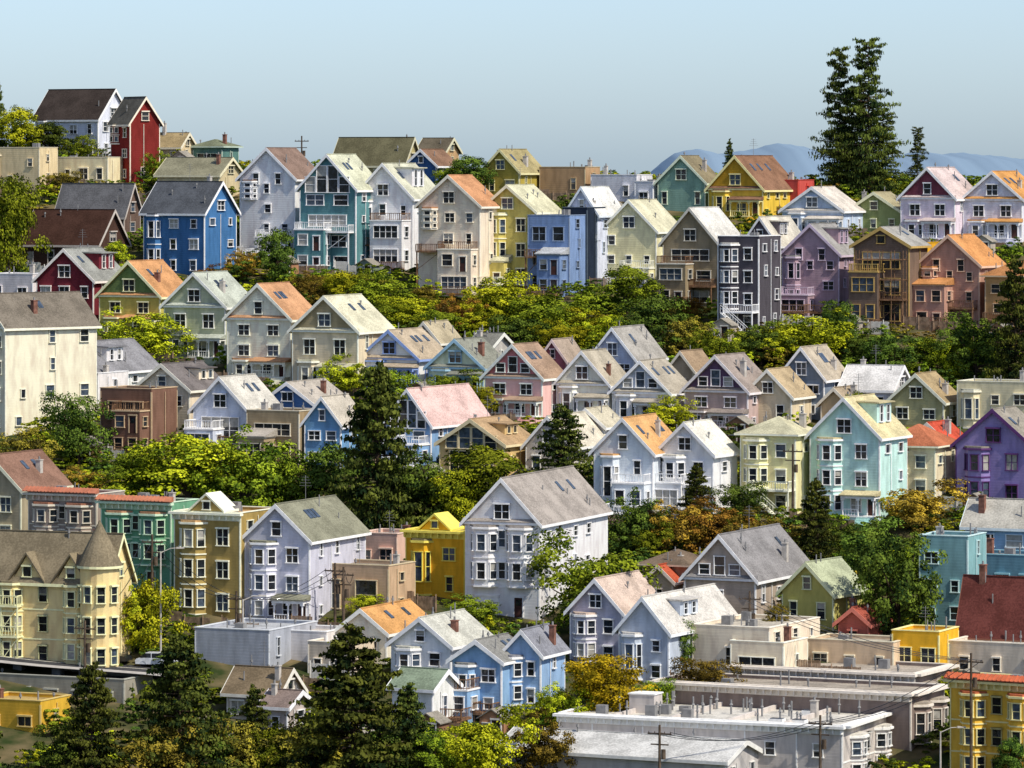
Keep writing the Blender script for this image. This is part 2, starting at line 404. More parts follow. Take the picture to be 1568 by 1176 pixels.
        if 't' in feat:
            a=P(FR,-0.3,0.85);b=P(FR,W+0.3,0.85);c=P(FR,-0.3,0.0)
            h.accent.extr([(a[0],a[1],H+0.1),(a[0],a[1],H+0.18),(c[0],c[1],H+0.65),(c[0],c[1],H+0.1)],(b[0]-a[0],b[1]-a[1],0))
            for i in range(int(W/.45)):
                q=P(FR,-.1+i*.45,0.86);q2=P(FR,-.1+i*.45,0.02)
                h.accent.tube((q[0],q[1],H+.19),(q2[0],q2[1],H+.66),.07,.07,5)
        if 'e' in feat:
            for c in ([0] if W<9 else [-W*.25,W*.25]):
                gw=min(4.2,W*.5)
                h.walls.extr([(c-gw/2,-0.05,H),(c+gw/2,-0.05,H),(c,-0.05,H+gw*.45)],(0,3,0))
                for sg in (-1,1): h.trim.extr([(c,-.3,H+gw*.45),(c+sg*(gw/2+.2),-.3,H),(c+sg*(gw/2+.2),-.3,H+.22),(c,-.3,H+gw*.45+.25)],(0,3.3,0))
                win(h,(c-gw/2,-0.05,1,0),gw/2,H+gw*.08,gw*.2,gw*.2,rng)
        if W*L>250:
            for i in range(int(W*L/80)):
                X=rng.uniform(-.42,.4)*W;Y=rng.uniform(.12,.8)*L
                if rng.random()<.3: h.walls.box(X-1.3,X+1.3,Y-1.1,Y+1.1,H-.3,H+1.5); h.trim.box(X-1.4,X+1.4,Y-1.2,Y+1.2,H+1.5,H+1.62)
                else: h.trim.box(X-.7,X+.7,Y-.5,Y+.5,H-.3,H+.15); h.windows.box(X-.6,X+.6,Y-.4,Y+.4,H+.15,H+.22,1)
            for i in range(4):
                X=-W/2+W*(i+1)/5; h.walls.box(X-.12,X+.12,pt,L-pt,H-.3,H+.15)
            for i in range(34):
                X=rng.uniform(-.46,.46)*W;Y=rng.uniform(.05,.9)*L; h.chimney.cyl(X,Y,.1,.1,H-.31,H+rng.uniform(.5,1.6),6,1)
                h.chimney.cyl(X,Y,.2,.05,H+.6,H+.85,6,1)
            # fire-escape ladders and downpipes on the long blank wall
            for i in range(5):
                fbox(h.trim,FR,W*(.12+.18*i),W*(.12+.18*i)+.12,-6,H-.9,0,.12)
            if 'N' in feat:
                for i in range(int(W/4.5)): win(h,FR,W*(i+.5)/int(W/4.5),H-3.0,.9,1.2,rng,hood=False,mull=0)
    for F_,w_ in ((FR,W),(RS,L)):
        fbox(h.trim,F_,0.0,0.13,zlow,H-0.35,0,0.035); fbox(h.trim,F_,w_-0.13,w_-0.003,zlow,H-0.35,0,0.036)
    facade(h,FR,W,H-(0.3 if typ!='F' else 0.9),feat,rng)
    sfeat='J' if 'S' in feat else ('I' if 's' in feat else 'P')
    if sfeat=='P':
        n=max(1,int(round(H/3.1)));fh=H/n;k=max(1,int(L/3.6))
        for j in range(n):
            for i in range(k):
                if rng.random()<0.75: win(h,RS,L*(i+0.5)/k+rng.uniform(-.4,.4),j*fh+fh*.38,rng.choice([.6,.8,1.2]),fh*rng.choice([.3,.42]),rng,hood=False,mull=0)
                if rng.random()<0.4: win(h,LS,L*(i+0.5)/k,j*fh+fh*.38,.9,fh*.38,rng,hood=False,mull=0)
        q=P(RS,L*rng.uniform(.25,.6),.1); h.trim.cyl(q[0],q[1],.05,.05,zlow,H-.4,5)
    else: facade(h,RS,L,H-0.9,sfeat,rng)
    n=max(1,int(round(H/3.1)));fh=H/n
    for j in range(n):
        for c in (.25,.7): win(h,BK,W*c,j*fh+fh*.38,1.2,fh*.4,rng,hood=False)
    if 'D' in feat:
        zz=fh if n<3 else (fh if rng.random()<.45 else 2*fh)
        zz=min(zz,H-1.6)
        if rng.random()<.5: a0,a1,b0,b1=.04,.56,.56,.97; sg=1
        else: a0,a1,b0,b1=.42,.96,.04,.42; sg=-1
        ext(h,FR,W*a0,W*a1,zz,rng.uniform(2.0,3.0),rng)
        deck(h,FR,W*b0+.05,W*b1-.05,max(.6,zz-(0.2 if rng.random()<.5 else fh)),1.8,-6,st=0)
        dz=rng.uniform(.0,.8); deck(h,(FR[0],-2.95,1,0),W*a0,W*a1+.5,dz,2.6,-6,st=-1 if sg<0 else 1)
    if 'd' in feat: deck(h,FR,W*.3,W*1.0,max(0.4,min((n-2)*fh,3.0)),2.4,-6,h.trim if 'w' in feat else None,.0,-1)
    if 'K' in feat:
        for dpt in (1.0,2.2):
            for i in range(5):
                p=P(FR,W*(.15+.85*i/4),dpt); h.deck.tube((p[0],p[1],-6),(p[0],p[1],H*.8+1.5),0.05,0.05,5)
            for k in range(1,4):
                a=P(FR,W*.1,dpt);b=P(FR,W+.3,dpt);z=H*k/4+.8; h.deck.tube((a[0],a[1],z),(b[0],b[1],z),.05,.05,5)
        for k in range(1,4): fbox(h.deck,FR,W*.15,W,H*k/4+.85,H*k/4+.92,1.0,2.2)
        for i in range(4):
            a=P(FR,W*(.15+.2*i),1.0);b=P(FR,W*(.35+.2*i),1.0); h.deck.tube((a[0],a[1],H*.25),(b[0],b[1],H*.5),.035,.035,4)
    if 'T' in feat:
        cx,cy=W/2-1.0,0.2; h.walls.cyl(cx,cy,2.0,2.0,zlow,H+1.2,20)
        h.trim.cyl(cx,cy,2.35,2.35,H+1.2,H+1.45,20); h.roof.cyl(cx,cy,2.35,0.04,H+1.45,H+6.0,20)
        for k in range(n):
            for a in (-140,-100,-60,-20):
                r=math.radians(a); u=(-math.sin(r),math.cos(r))
                G_=(cx+2.0*math.cos(r)-u[0]*.5,cy+2.0*math.sin(r)-u[1]*.5,u[0],u[1]); win(h,G_,.5,k*fh+.9,.75,1.6,rng,mull=0)
        for c in (-W*.12,W*.22):
            gw=3.4
            h.walls.extr([(c-gw/2,-.1,H-.3),(c+gw/2,-.1,H-.3),(c,-.1,H+2.3)],(0,4,0))
            for sg in (-1,1): h.roof.extr([(c,-.5,H+2.35),(c+sg*(gw/2+.4),-.5,H-.55),(c+sg*(gw/2+.4),-.5,H-.35),(c,-.5,H+2.6)],(0,4.6,0))
            win(h,(c-gw/2,-.1,1,0),gw/2,H+.1,.9,1.0,rng)
        deck(h,FR,W*.2,W*.34,fh+.3,1.3,-6,h.trim); deck(h,FR,W*.2,W*.34,2*fh+.3,1.3,-6,h.trim)
    for i in range(rng.randint(2,5)):
        X=rng.uniform(-.4,.45)*W;Y=rng.uniform(.12,.85)*L; z=rz(X,Y)
        h.chimney.cyl(X,Y,.07,.07,z-.3,z+rng.uniform(.5,1.3),6,1)
        if rng.random()<.5: h.chimney.cyl(X,Y,.15,.13,z+.5,z+.75,8,1)
    if rng.random()<.5:
        X=rng.choice([-.3,.3,.38])*W;Y=rng.uniform(.25,.7)*L; z=rz(X,Y)
        w=rng.uniform(.22,.33); top=z+rng.uniform(0.9,1.7); mi=rng.choice([0,2,2])
        h.chimney.box(X-w,X+w,Y-w,Y+w,z-1.6,top,mi); h.chimney.box(X-w-.06,X+w+.06,Y-w-.06,Y+w+.06,top,top+.1,mi)
        h.chimney.cyl(X,Y,.12,.1,top+.1,top+.45,8,1)
    if typ=='A' and rng.random()<.5 and W>5:
        for i in range(rng.randint(1,3)):
            X0=W*.14;X1=X0+.9;Y0=rng.uniform(.1,.8)*L;
            h.windows.extr([(X0,Y0,rz(X0,0)),(X1,Y0,rz(X1,0)),(X1,Y0,rz(X1,0)+.14),(X0,Y0,rz(X0,0)+.14)],(0,.7,0),1)
    if typ=='F':
        for i in range(int(W*L/45)+1):
            X=rng.uniform(-.4,.4)*W;Y=rng.uniform(.15,.85)*L
            if rng.random()<.4: h.chimney.box(X-.5,X+.5,Y-.4,Y+.4,H-.31,H+rng.uniform(.2,.8),1)
            else: h.chimney.cyl(X,Y,.09,.09,H-.31,H+rng.uniform(.3,1.2),6,1)
    if rng.random()<.2:
        X,Y=0,L*.5; z=rz(X,Y); h.chimney.cyl(X,Y,.03,.03,z-.2,z+2.6,5,1)
        for k in range(4): h.chimney.box(X-.7+.12*k,X+.7-.12*k,Y-.02,Y+.02,z+1.5+.3*k,z+1.53+.3*k,1)
    e=bpy.data.objects.new(name,None); COL.objects.link(e); e.empty_display_size=2
    u=(cs,-sn)
    e.location=(x-u[0]*W/2,d-u[1]*W/2,zb); e.rotation_euler=(0,0,-th)
    FOOT.append((e.location.x,e.location.y,cs,sn,W,L))
    wm=wall_mat(wall);rm=roof_mat(roof);tm=trim_mat(trim);am=wall_mat(acc) if acc else wm
    dk=trim_mat(trim) if 'w' in feat else WOOD
    for nm,B,ms in (('walls',h.walls,[wm]),('roof',h.roof,[rm]),('trim',h.trim,[tm]),('windows',h.windows,GLASS),('door',h.door,[DOORM]),
                    ('gable_panel',h.accent,[am]),('chimneys_and_vents',h.chimney,[BRICK,PIPE,STUC]),('deck',h.deck,[dk])):
        if B.f: add(nm,B.mesh(nm,ms),e)
    return e

WH='e4e4e0'
HS=[
# ---- ridge, left
('white_house',47,150,43,138,180,238,'C','d4dce6','4a413c',WH,'P',35),
('red_house',165,199,44,150,186,282,'C','7e302c','6e6a60','e8dcc8','P',60),
('cream_flat_house',-30,60,10,0,226,292,'F','dccca0','b0aa98','d8ccb0','P',25),
('cream_flat_house',62,165,22,0,241,286,'F','ecdeb4','b8b2a0','e4dcc4','P',25),
('tan_house',232,275,20,205,224,252,'C','d0c098','a8946c','d8d0b8','P',25),
('cupola_house',294,340,14,213,226,262,'H','5a8078','7a8068','b8c8b8','M',25),
('cream_house',238,335,32,243,267,312,'C','ccc098','8f8c74','d8d0b0','P',25),
('white_gable_house',365,452,38,228,272,395,'A','ecf0f4','8a7468','f0f0f0','PDw',25,None,4),
('teal_gable_house',457,545,38,238,288,418,'A','5c8c90','c8cab0','f0f0ec','MDw',25,None,5),
('white_gable_house',541,632,45,252,302,412,'A','ececf0','c4c4ae','eeeeee','PD',25,None,2),
('cream_gable_house',640,735,32,270,314,452,'A','ecdcc4','c49068','e8e0d0','PD',25,None,2),
('yellow_house',735,820,38,285,323,442,'A','d4c870','cfccac','e8e4c8','BDw',25,None,2),
('modern_blue_house',808,872,20,0,330,452,'F','7c98c0','b8bcc0','8898b0','MD',25),
('glass_tower_house',862,899,12,0,318,444,'F','2a3442','a8acb0','58626c','M',25),
('white_gable_house',868,915,40,288,325,440,'A','ccd6e6','e0e0da','d0d8e0','P',25,None,1),
('pale_yellow_house',923,1005,42,308,352,442,'A','e6e2b4','d0ccae','eceadc','PDw',25,None,2),
('brown_shingle_house',1016,1100,45,320,372,472,'A','988c70','dad8d0','c8c4b8','MD',25,None,2),
('charcoal_house',1100,1162,38,0,362,512,'F','545258','c8c4bc','f0f0f0','Bdw',25),
('grey_gable_house',1140,1190,50,334,372,480,'A','6a6468','cfc9ba','dadada','PD',25,None,1),
('mauve_house',1200,1285,42,345,388,485,'A','ac969f','9c9a96','c8b8c8','PD',25,None,4),
('house_under_construction',1310,1392,34,350,376,500,'A','7a6a5c','a4a29c','b89c60','MKD',25,None,1),
('ochre_house',1398,1420,16,0,372,440,'F','dca428','b09060','cc9a28','N',25),
('terracotta_house',1410,1500,45,362,405,505,'A','b89280','cc9058','d8b8a0','PD',25,None,4),
('tan_house',1512,1590,30,400,425,520,'H','c09864','b88050','c8b090','MD',25),
# ---- ridge, second line
('olive_roof_house',508,618,25,212,250,285,'C','b0a878','6e6a50','c8c4a8','P',25),
('brown_roof_house',640,680,22,213,232,280,'C','b89a70','6a6252','c8c4a8','P',25),
('blue_gable_house',622,668,30,230,252,285,'A','3f6595','8a6c58','e0e0e0','P',25,None,1),
('olive_house',738,795,38,230,262,305,'A','b0a048','a89c70','d8d0a0','P',25,None,2),
('tan_flat_house',826,896,14,0,256,302,'F','b09470','9a927c','b8a888','P',25),
('white_flat_house',905,975,12,0,268,312,'F','d8dce0','c0c0bc','e0e0e0','P',25),
('white_flat_house',972,1000,20,0,278,322,'F','d8dce0','c8c8c8','e8e8e8','P',25),
('green_gable_house',1008,1080,25,240,278,328,'A','8cb09c','8c8268','d8e0c8','P',25,None,2),
('yellow_gable_house',1086,1168,62,240,288,338,'A','e4c448','8c6a54','e8dca0','Q',25,'c09830',2),
('red_house',1195,1222,14,0,276,322,'F','c85850','a05048','c24a40','N',25),
('pale_blue_house',1200,1290,38,288,322,368,'A','bccfe2','d4ccc0','f0f0f0','Qc',25,None,2),
('olive_gable_house',1300,1380,28,296,324,360,'A','94a068','a8a080','d8d8b8','P',25,None,1),
('lilac_victorian_house',1382,1462,48,258,302,372,'A','e4dae4','cdbcb8','f4f0f4','Q',25,'7a4450',1),
('white_victorian_house',1478,1565,48,264,304,372,'A','dadee8','d09858','f0f0f0','Q',25,None,2),
# ---- second row left
('grey_roof_house',82,190,20,283,326,372,'C','6a5a50','6e6e70','b8b0a8','P',25),
('blue_house',215,313,45,280,324,425,'C','4474a4','5c6066','e8ecf0','P',30),
('dark_roof_house',28,150,38,323,372,418,'C','4e3c34','4a342c','b8b0a8','P',28),
('maroon_house',52,143,45,383,428,505,'A','743038','989a94','e8e0d8','P',25,None,2),
('chartreuse_house',148,245,42,402,452,520,'A','c0b860','c89464','e8e4b8','Qc',25,'6f8450',2),
('sage_green_house',248,345,42,420,468,555,'A','b8c0a4','b8beb0','f0f0e0','Qc',25,None,2),
('cream_victorian_house',345,445,40,437,487,585,'A','f6e8d0','c89870','f4ecd8','Q',25,None,1),
('khaki_victorian_house',445,548,50,456,506,600,'A','dacfb0','d4d0b4','f0ecd8','Q',25,'a89c78',2),
('white_blue_trim_house',552,640,45,508,548,600,'A','f0f4f6','b8a890','8ca4d8','Q',25,None,2),
('grey_roof_house',628,672,32,495,522,560,'A','c8c0b0','b4a88c','e0dccf','P',25,None,1),
('mint_white_house',655,740,38,522,562,612,'A','e0ecca','8e9084','9abcd0','Q',25,None,2),
('grey_roof_house',720,752,30,512,530,570,'C','b8b8b0','808078','d8d8d0','P',25),
('pink_victorian_house',742,830,35,530,577,645,'A','ecbeb6','a88e78','e0e4dc','Q',25,'c88080',3),
('rose_house',826,868,22,522,552,610,'A','b87078','a89888','e0c8c0','P',25,None,1),
('cream_victorian_house',852,932,35,540,587,648,'A','f4ecda','b4ab98','f4f4ec','Q',25,None,2),
('blue_grey_house',905,972,48,504,548,610,'A','b8c6d8','a8a49c','e0e4e8','P',25,None,2),
('white_victorian_house',938,1025,38,555,600,655,'A','f2f4f6','b0a898','f8f8f8','Q',25,'b8c4d0',3),
('brown_roof_house',1025,1062,30,540,565,610,'A','b0a088','a08a70','d8d0c0','P',25,None,1),
('taupe_victorian_house',1050,1145,45,547,598,662,'A','bca8a0','9c9088','e4dcdc','Q',25,'604c64',3),
('beige_house',1142,1212,35,568,606,662,'A','dccfac','b8a482','e8e4d8','P',25,None,2),
('slate_blue_house',1195,1262,42,534,578,645,'A','7c8c9c','b8ac98','e8e8e8','P',25,None,2),
('tan_cottage',1258,1300,26,596,618,655,'A','c4b08c','a89880','e0d8c8','P',25,None,1),
('white_roof_house',1290,1365,36,562,596,640,'C','d8dce2','dedcd8','e8e8e8','P',25),
('olive_gable_house',1365,1445,32,575,614,655,'A','b0ae80','a89470','e0e0cc','P',25,None,2),
('cream_flat_house',1470,1580,10,0,586,665,'F','e4dcb4','c0c0b0','e0dcc8','P',25),
# ---- left middle
('cream_side_house',-62,8,130,453,500,668,'A','f0e4c8','7c7468','e8e4d0','Pc',45,None,1),
('white_flat_house',-20,50,14,0,420,470,'F','e0dcd8','c8c4c0','e8e8e8','P',25),
('white_sunroom_house',55,145,85,528,570,632,'A','eaeae6','8c8c90','f0f0f0','M',25,None,1),
('white_flat_house',92,150,40,0,572,640,'F','e4e4e0','c0c0c0','f0f0f0','M',25),
('brown_deck_house',150,232,28,0,596,698,'F','7c6050','a8a49c','c0a888','MD',25),
('grey_roof_house',205,290,52,560,596,665,'A','e4d8bc','76706e','e4e0d0','P',25,None,1),
('pale_blue_house',293,380,45,580,628,690,'A','ccd8e6','ccc8bc','e8e8e8','MD',25,None,2),
('glass_deck_house',375,458,18,0,630,712,'F','a89878','b4aca0','d0c8b4','MD',25),
('blue_trim_house',400,480,50,588,618,660,'A','5880b4','b4aca0','e4e4e4','P',25,None,2),
('blue_house',465,522,34,610,648,718,'A','74a4cc','c0b8a8','e8e8e8','M',25,None,1),
('blue_front_house',590,660,88,598,648,716,'A','80a8d0','d8b8b0','f0f0f0','MDw',28,None,5),
('tan_gable_house',672,772,48,645,680,742,'A','d4ba80','b49874','e0d0a8','M',25,None,5),
('beige_roof_house',805,875,62,640,682,735,'A','d0ccc0','d4ccb8','e4e4e0','P',25,None,2),
('beige_roof_house',872,925,30,628,652,700,'A','c8c8c8','c8c0a8','e4e4e0','P',25,None,1),
('pale_blue_gable_house',910,1000,50,643,692,790,'A','d8e4f2','d8a870','f4f4f4','PDw',25,None,1),
('white_gable_house',1008,1092,40,650,694,790,'A','e8eeec','e0ddd0','f4f4f4','BDw',25,None,2),
('pale_yellow_house',1135,1218,38,638,668,790,'H','f0e4ac','c8c4a4','f0ecd4','Bdw',25),
('mint_house',1243,1347,50,612,668,800,'A','c2eae0','d4c89c','f4f8f4','Bo',25,None,2),
('cream_house',1350,1432,42,650,686,765,'H','e8dcb8','b87050','e8e4cc','B',25),
('red_roof_house',1395,1450,32,650,676,730,'A','d0c8a8','d05840','e8e0d0','P',25,None,1),
('purple_house',1468,1580,40,630,682,782,'A','9488bc','9a9488','5c3c6c','B',25,None,2),
# ---- victorian street
('brown_roof_house',-60,32,60,700,748,840,'A','aca488','8c6c5c','d8d8c0','B',25,None,1),
('taupe_italianate_house',38,148,20,0,757,880,'F','a09488','a8745c','d0c8b8','Ikt',25,'ac7058'),
('green_italianate_house',150,262,20,0,770,912,'F','70a884','b88868','c4dcc0','Ikt',25,'b4785c'),
('olive_italianate_house',263,368,55,0,786,952,'F','a89458','d0a874','f0e8d0','Bke',25),
('grey_victorian_house',372,474,80,776,826,962,'A','c8ccd8','8c8c78','f4f4f4','Bo',25,None,1),
('pinkish_flat_house',545,608,14,0,818,880,'F','dcbcaa','b0a8a0','e0c4b4','P',25),
('tan_flat_house',462,595,26,0,867,948,'F','c8ae8c','8c8478','c8b898','M',25),
('bright_yellow_house',620,712,20,0,814,922,'F','e4b22c','8c8468','ecd868','Pke',25),
('large_white_victorian_house',712,826,110,736,800,952,'A','eeeff0','a49c94','f6f6f6','Ic',23,None,2),
('brown_roof_house',985,1052,36,842,868,925,'H','a88c6c','7c6c5c','c8b8a0','P',25),
('red_gable_house',990,1030,14,868,888,930,'A','b8a890','b8583c','e0d0c0','P',25,None,1),
('grey_gable_house',1050,1157,100,823,886,948,'A','b4a898','8e8c8c','f0f0f0','Pc',25,None,3),
('yellow_side_house',1200,1276,54,865,908,968,'A','bcb868','b0b898','d4d8b0','P',30,None,1),
('teal_flat_house',1410,1482,20,0,822,965,'F','84b2b4','98a0a0','c0d8d8','P',25),
('pale_blue_house',1482,1580,30,768,806,890,'C','98bed8','c0bcb0','d8e4ec','M',25),
('blue_side_house',1482,1590,20,0,852,925,'F','709cac','8c8c8c','8cb8c4','P',25),
('dark_red_roof_house',1475,1590,30,888,968,1010,'C','6c4038','74423c','8c6050','N',25),
# ---- bottom
('yellow_apartment_house',-40,165,30,820,888,1032,'C','f4d498','8c8068','f6e6b8','JTw',22),
('grey_siding_building',295,412,68,0,966,1032,'F','a8b0b8','b4b8bc','c8ccd0','N',25),
('white_flat_house',440,500,30,0,968,1020,'F','dcdcd8','c8c0b8','e8e8e8','P',25),
('cream_flat_house',470,535,26,0,985,1045,'F','d8ccb4','b8b0a0','e8e0d0','P',25),
('orange_roof_house',515,592,68,936,968,1020,'A','ece4d0','d09c60','f0ece0','P',25,None,1),
('white_house',598,690,62,950,988,1070,'A','e4eef4','c8c8bc','f4f4f4','B',25,None,1),
('blue_cottage',692,768,44,984,1012,1100,'A','8cb4d8','8c8c88','e8f0f8','PD',25,None,1),
('blue_white_house',772,828,38,968,1000,1090,'A','94b8dc','8a8c94','f0f4f8','B',25,None,2),
('white_green_roof_house',600,662,36,1028,1054,1128,'C','e4ece4','8c9c84','f0f0f0','P',30),
('lilac_grey_house',873,953,66,890,936,1025,'A','b4b6c4','cdb8a8','e8e8f0','B',25,None,2),
('grey_blue_gable_house',948,1024,115,918,966,1052,'A','bccad6','d0ccc4','e0e4e8','P',25,None,0),
('cream_flat_house',1062,1178,88,0,962,1045,'F','e8dcc4','c8c0b0','e8e0d0','P',25),
('cream_flat_house',1120,1200,40,0,985,1050,'F','e8dcc0','c8c0b0','f0e8d8','M',25),
('red_roof_house',1285,1330,30,942,962,990,'A','b86858','a85848','c87868','P',25,None,1),
('cream_siding_building',1240,1368,20,0,984,1034,'F','d4c0a0','b0a898','d8d0b8','P',25),
('bright_yellow_house',1368,1438,22,0,968,1038,'F','e4b430','c8a860','f0e0a0','P',25),
('cream_flat_house',1458,1600,10,0,988,1045,'F','dcd4c0','c0b8a8','e0d8c8','P',25),
('taupe_flat_building',1125,1400,70,0,1032,1090,'F','90847a','b4aa9c','d8d0c4','NkS',25),
('grey_flat_building',1005,1395,62,0,1062,1150,'F','887c74','aca294','dcd4c8','NkS',25),
('yellow_apartment_building',1462,1600,20,0,1048,1210,'F','ecbc48','c8704c','f0dca0','Jkt',32,'bc6848'),
('white_flat_building',857,1290,92,0,1112,1215,'F','ccc8c0','d4d0c6','e8e8e4','NkS',25),
('white_metal_roof_building',765,1110,60,1136,1166,1225,'C','c0c0bc','d0d0cc','d8d8d4','N',25),
('grey_flat_building',-40,190,20,0,1042,1080,'F','9c9a8a','94948c','a8a89c','P',25),
('yellow_flat_house',-40,62,30,0,1074,1125,'F','d8b03c','b89c60','c8b070','P',25),
('brown_roof_house',345,425,34,1026,1062,1110,'C','c0b8a8','84745c','d8d4c8','P',25),
('grey_roof_house',400,440,26,1060,1082,1130,'C','b8b0a8','8c7c74','e0e0e0','P',25),
]
for h_ in HS: house(*h_)

# ------------------------------------------------------------------ foliage
def foliage_mat(name,dark,light):
    m,N,L,D=newmat(name,True)
    at=N.new('ShaderNodeAttribute'); at.attribute_name='var'
    oi=N.new('ShaderNodeObjectInfo')
    r=ramp(N,L,at.outputs['Fac'],dark,light,0.1,0.85)
    hs=N.new('ShaderNodeHueSaturation'); 
    mr=N.new('ShaderNodeMapRange'); mr.inputs['To Min'].default_value=0.475; mr.inputs['To Max'].default_value=0.515
    mv=N.new('ShaderNodeMapRange'); mv.inputs['To Min'].default_value=0.65; mv.inputs['To Max'].default_value=1.35
    L.new(oi.outputs['Random'],mr.inputs[0]); L.new(mr.outputs[0],hs.inputs['Hue']); L.new(r.outputs[0],hs.inputs['Color'])
    L.new(oi.outputs['Random'],mv.inputs[0]); L.new(mv.outputs[0],hs.inputs['Value'])
    L.new(hs.outputs[0],D.inputs['Color'])
    return m
FM={'g':foliage_mat('leaves_green',(0.028,0.056,0.007),(0.26,0.33,0.022)),
    'y':foliage_mat('leaves_yellow',(0.10,0.09,0.005),(0.64,0.50,0.02)),
    'yg':foliage_mat('leaves_yellow_green',(0.06,0.09,0.007),(0.50,0.52,0.022)),
    'dg':foliage_mat('leaves_dark_green',(0.013,0.030,0.009),(0.13,0.19,0.025)),
    'o':foliage_mat('leaves_orange',(0.07,0.045,0.012),(0.46,0.29,0.035)),
    'ob':foliage_mat('leaves_olive_brown',(0.04,0.036,0.010),(0.29,0.23,0.03)),
    'c':foliage_mat('needles_dark',(0.010,0.022,0.009),(0.12,0.145,0.025))}
BARK=flat_mat('bark',(0.07,0.05,0.035),0.95,0,0.4)
def leafmesh(name,C,Nn,S,V,aspect,rs):
    n=len(C)
    Nn=Nn/np.linalg.norm(Nn,axis=1,keepdims=True)
    r=rs.normal(size=(n,3)); t=np.cross(Nn,r); t/=np.linalg.norm(t,axis=1,keepdims=True)+1e-9; b=np.cross(Nn,t)
    t=t*S[:,None]; b=b*(S*aspect)[:,None]
    v=np.stack([C-t-b*.3,C-b,C+t-b*.1,C+b],axis=1).reshape(-1,3)
    me=bpy.data.meshes.new(name)
    me.vertices.add(4*n); me.vertices.foreach_set('co',v.ravel().astype(np.float32))
    me.loops.add(4*n); me.loops.foreach_set('vertex_index',np.arange(4*n,dtype=np.int32))
    me.polygons.add(n); me.polygons.foreach_set('loop_start',np.arange(0,4*n,4,dtype=np.int32))
    me.update(calc_edges=True)
    a=me.attributes.new('var','FLOAT','FACE'); a.data.foreach_set('value',V.astype(np.float32))
    me.materials.append(FM['g'])
    return me
def deciduous(seed,nc=130,nl=80,lo=.22,lsz=1.0):
    rs=np.random.RandomState(seed)
    C=[];Nn=[];S=[];V=[];cl=[]
    nlob=8
    lob=[]
    for i in range(nlob):
        a=i*2.4+rs.uniform(-.5,.5); rr_=rs.uniform(.05,.26)
        lob.append((math.cos(a)*rr_,math.sin(a)*rr_,lo+.1+(.62-lo)*(i+.5)/nlob+rs.uniform(-.06,.06),rs.uniform(.18,.27)))
    for k in range(nc):
        lx,ly,lz,lr=lob[rs.randint(nlob)]
        d=rs.normal(size=3); d/=np.linalg.norm(d)
        c=np.array([lx,ly,lz])+d*lr*rs.uniform(.7,1.05)
        r=rs.uniform(.05,.095); cl.append(c)
        q=rs.normal(size=(nl,3)); q/=np.linalg.norm(q,axis=1,keepdims=True); q[:,2]=np.where(q[:,2]<-.5,-q[:,2],q[:,2])
        C.append(c+q*r*rs.uniform(.5,1.15,(nl,1))*np.array([1,1,.8])); Nn.append(q*0.9+d*.5+rs.normal(size=(nl,3))*.45+np.array([0,0,.3]))
        S.append(rs.uniform(.012,.022,nl)*lsz); V.append(np.clip(rs.uniform(.1,.85)+rs.normal(size=nl)*.13,0,1))
    C=np.concatenate(C); cl=np.array(cl)
    lo_=np.percentile(C,1,axis=0); hi_=np.percentile(C,99,axis=0)
    tgt_lo=np.array([-.5,-.5,.06]); tgt_hi=np.array([.5,.5,.99]); sc_=(tgt_hi-tgt_lo)/(hi_-lo_)
    f=lambda a:(a-lo_)*sc_+tgt_lo
    C=f(C);cl=f(cl)
    me=leafmesh('foliage',C,np.concatenate(Nn),np.concatenate(S),np.concatenate(V),.75,rs)
    B=MB(); B.tube((0,0,-.15),(.01,0,.3),.035,.024,8)
    for c in cl[::13]: B.tube((.01,0,.24),tuple(c*np.array([.9,.9,.92])),.018,.005,5)
    return me,B.mesh('trunk',[BARK])
def conifer(seed,kind):
    rs=np.random.RandomState(seed)
    C=[];Nn=[];S=[];V=[];B=MB()
    B.tube((0,0,-.1),(0,0,.6),.022,.012,7); B.tube((0,0,.6),(0,0,.99),.012,.003,6)
    nb=135 if kind=='pine' else 120
    for k in range(nb):
        t=(k+rs.uniform())/nb; z=(.05 if kind=='pine' else .03)+t*(.93 if kind=='pine' else .96)
        if kind=='pine': r=.5*(1-t)**.65*rs.uniform(.5,1.12)+.035
        else: r=.5*min(1,(1-t)*1.7+.12)**.6*rs.uniform(.3,1.2)*(0.74+.26*math.sin(t*19+seed))+.03
        a=k*2.4+rs.uniform(-.4,.4); dz=rs.uniform(-.02,.045) if kind=='pine' else rs.uniform(-.02,.03)
        e=np.array([math.cos(a)*r,math.sin(a)*r,z+dz]); s=np.array([0,0,z])
        B.tube(tuple(s),tuple(e),.006,.002,4)
        v0=rs.uniform(.05,.8)
        m=4 if r>.15 else 2
        for j in range(m):
            f=.3+.7*(j+1)/m; c=s+(e-s)*f+np.array([0,0,rs.uniform(-.008,.012)])
            n=24; q=rs.normal(size=(n,3)); q/=np.linalg.norm(q,axis=1,keepdims=True)
            R_=np.array([.09,.09,.022 if kind=='pine' else .018])*(rs.uniform(.7,1.2))*(.6+.6*(1-t))
            if kind=='tall': R_=R_*np.array([1.25,1.25,1.0])
            C.append(c+q*R_*rs.uniform(.3,1.1,(n,1))); Nn.append(q*.5+rs.normal(size=(n,3))*.5+np.array([0,0,.5]))
            S.append(rs.uniform(.013,.023,n)*(1 if kind=='pine' else .85)); V.append(np.clip(v0+rs.normal(size=n)*.15,0,1))
    me=leafmesh('foliage',np.concatenate(C),np.concatenate(Nn),np.concatenate(S),np.concatenate(V),.6,rs)
    return me,B.mesh('trunk',[BARK])
DEC=[deciduous(s) for s in (1,2,3,4,5)]
BUSH=[deciduous(s,34,42,.05,2.3) for s in (31,32,33,34)]
PIN=[conifer(s,'pine') for s in (11,12,13)]
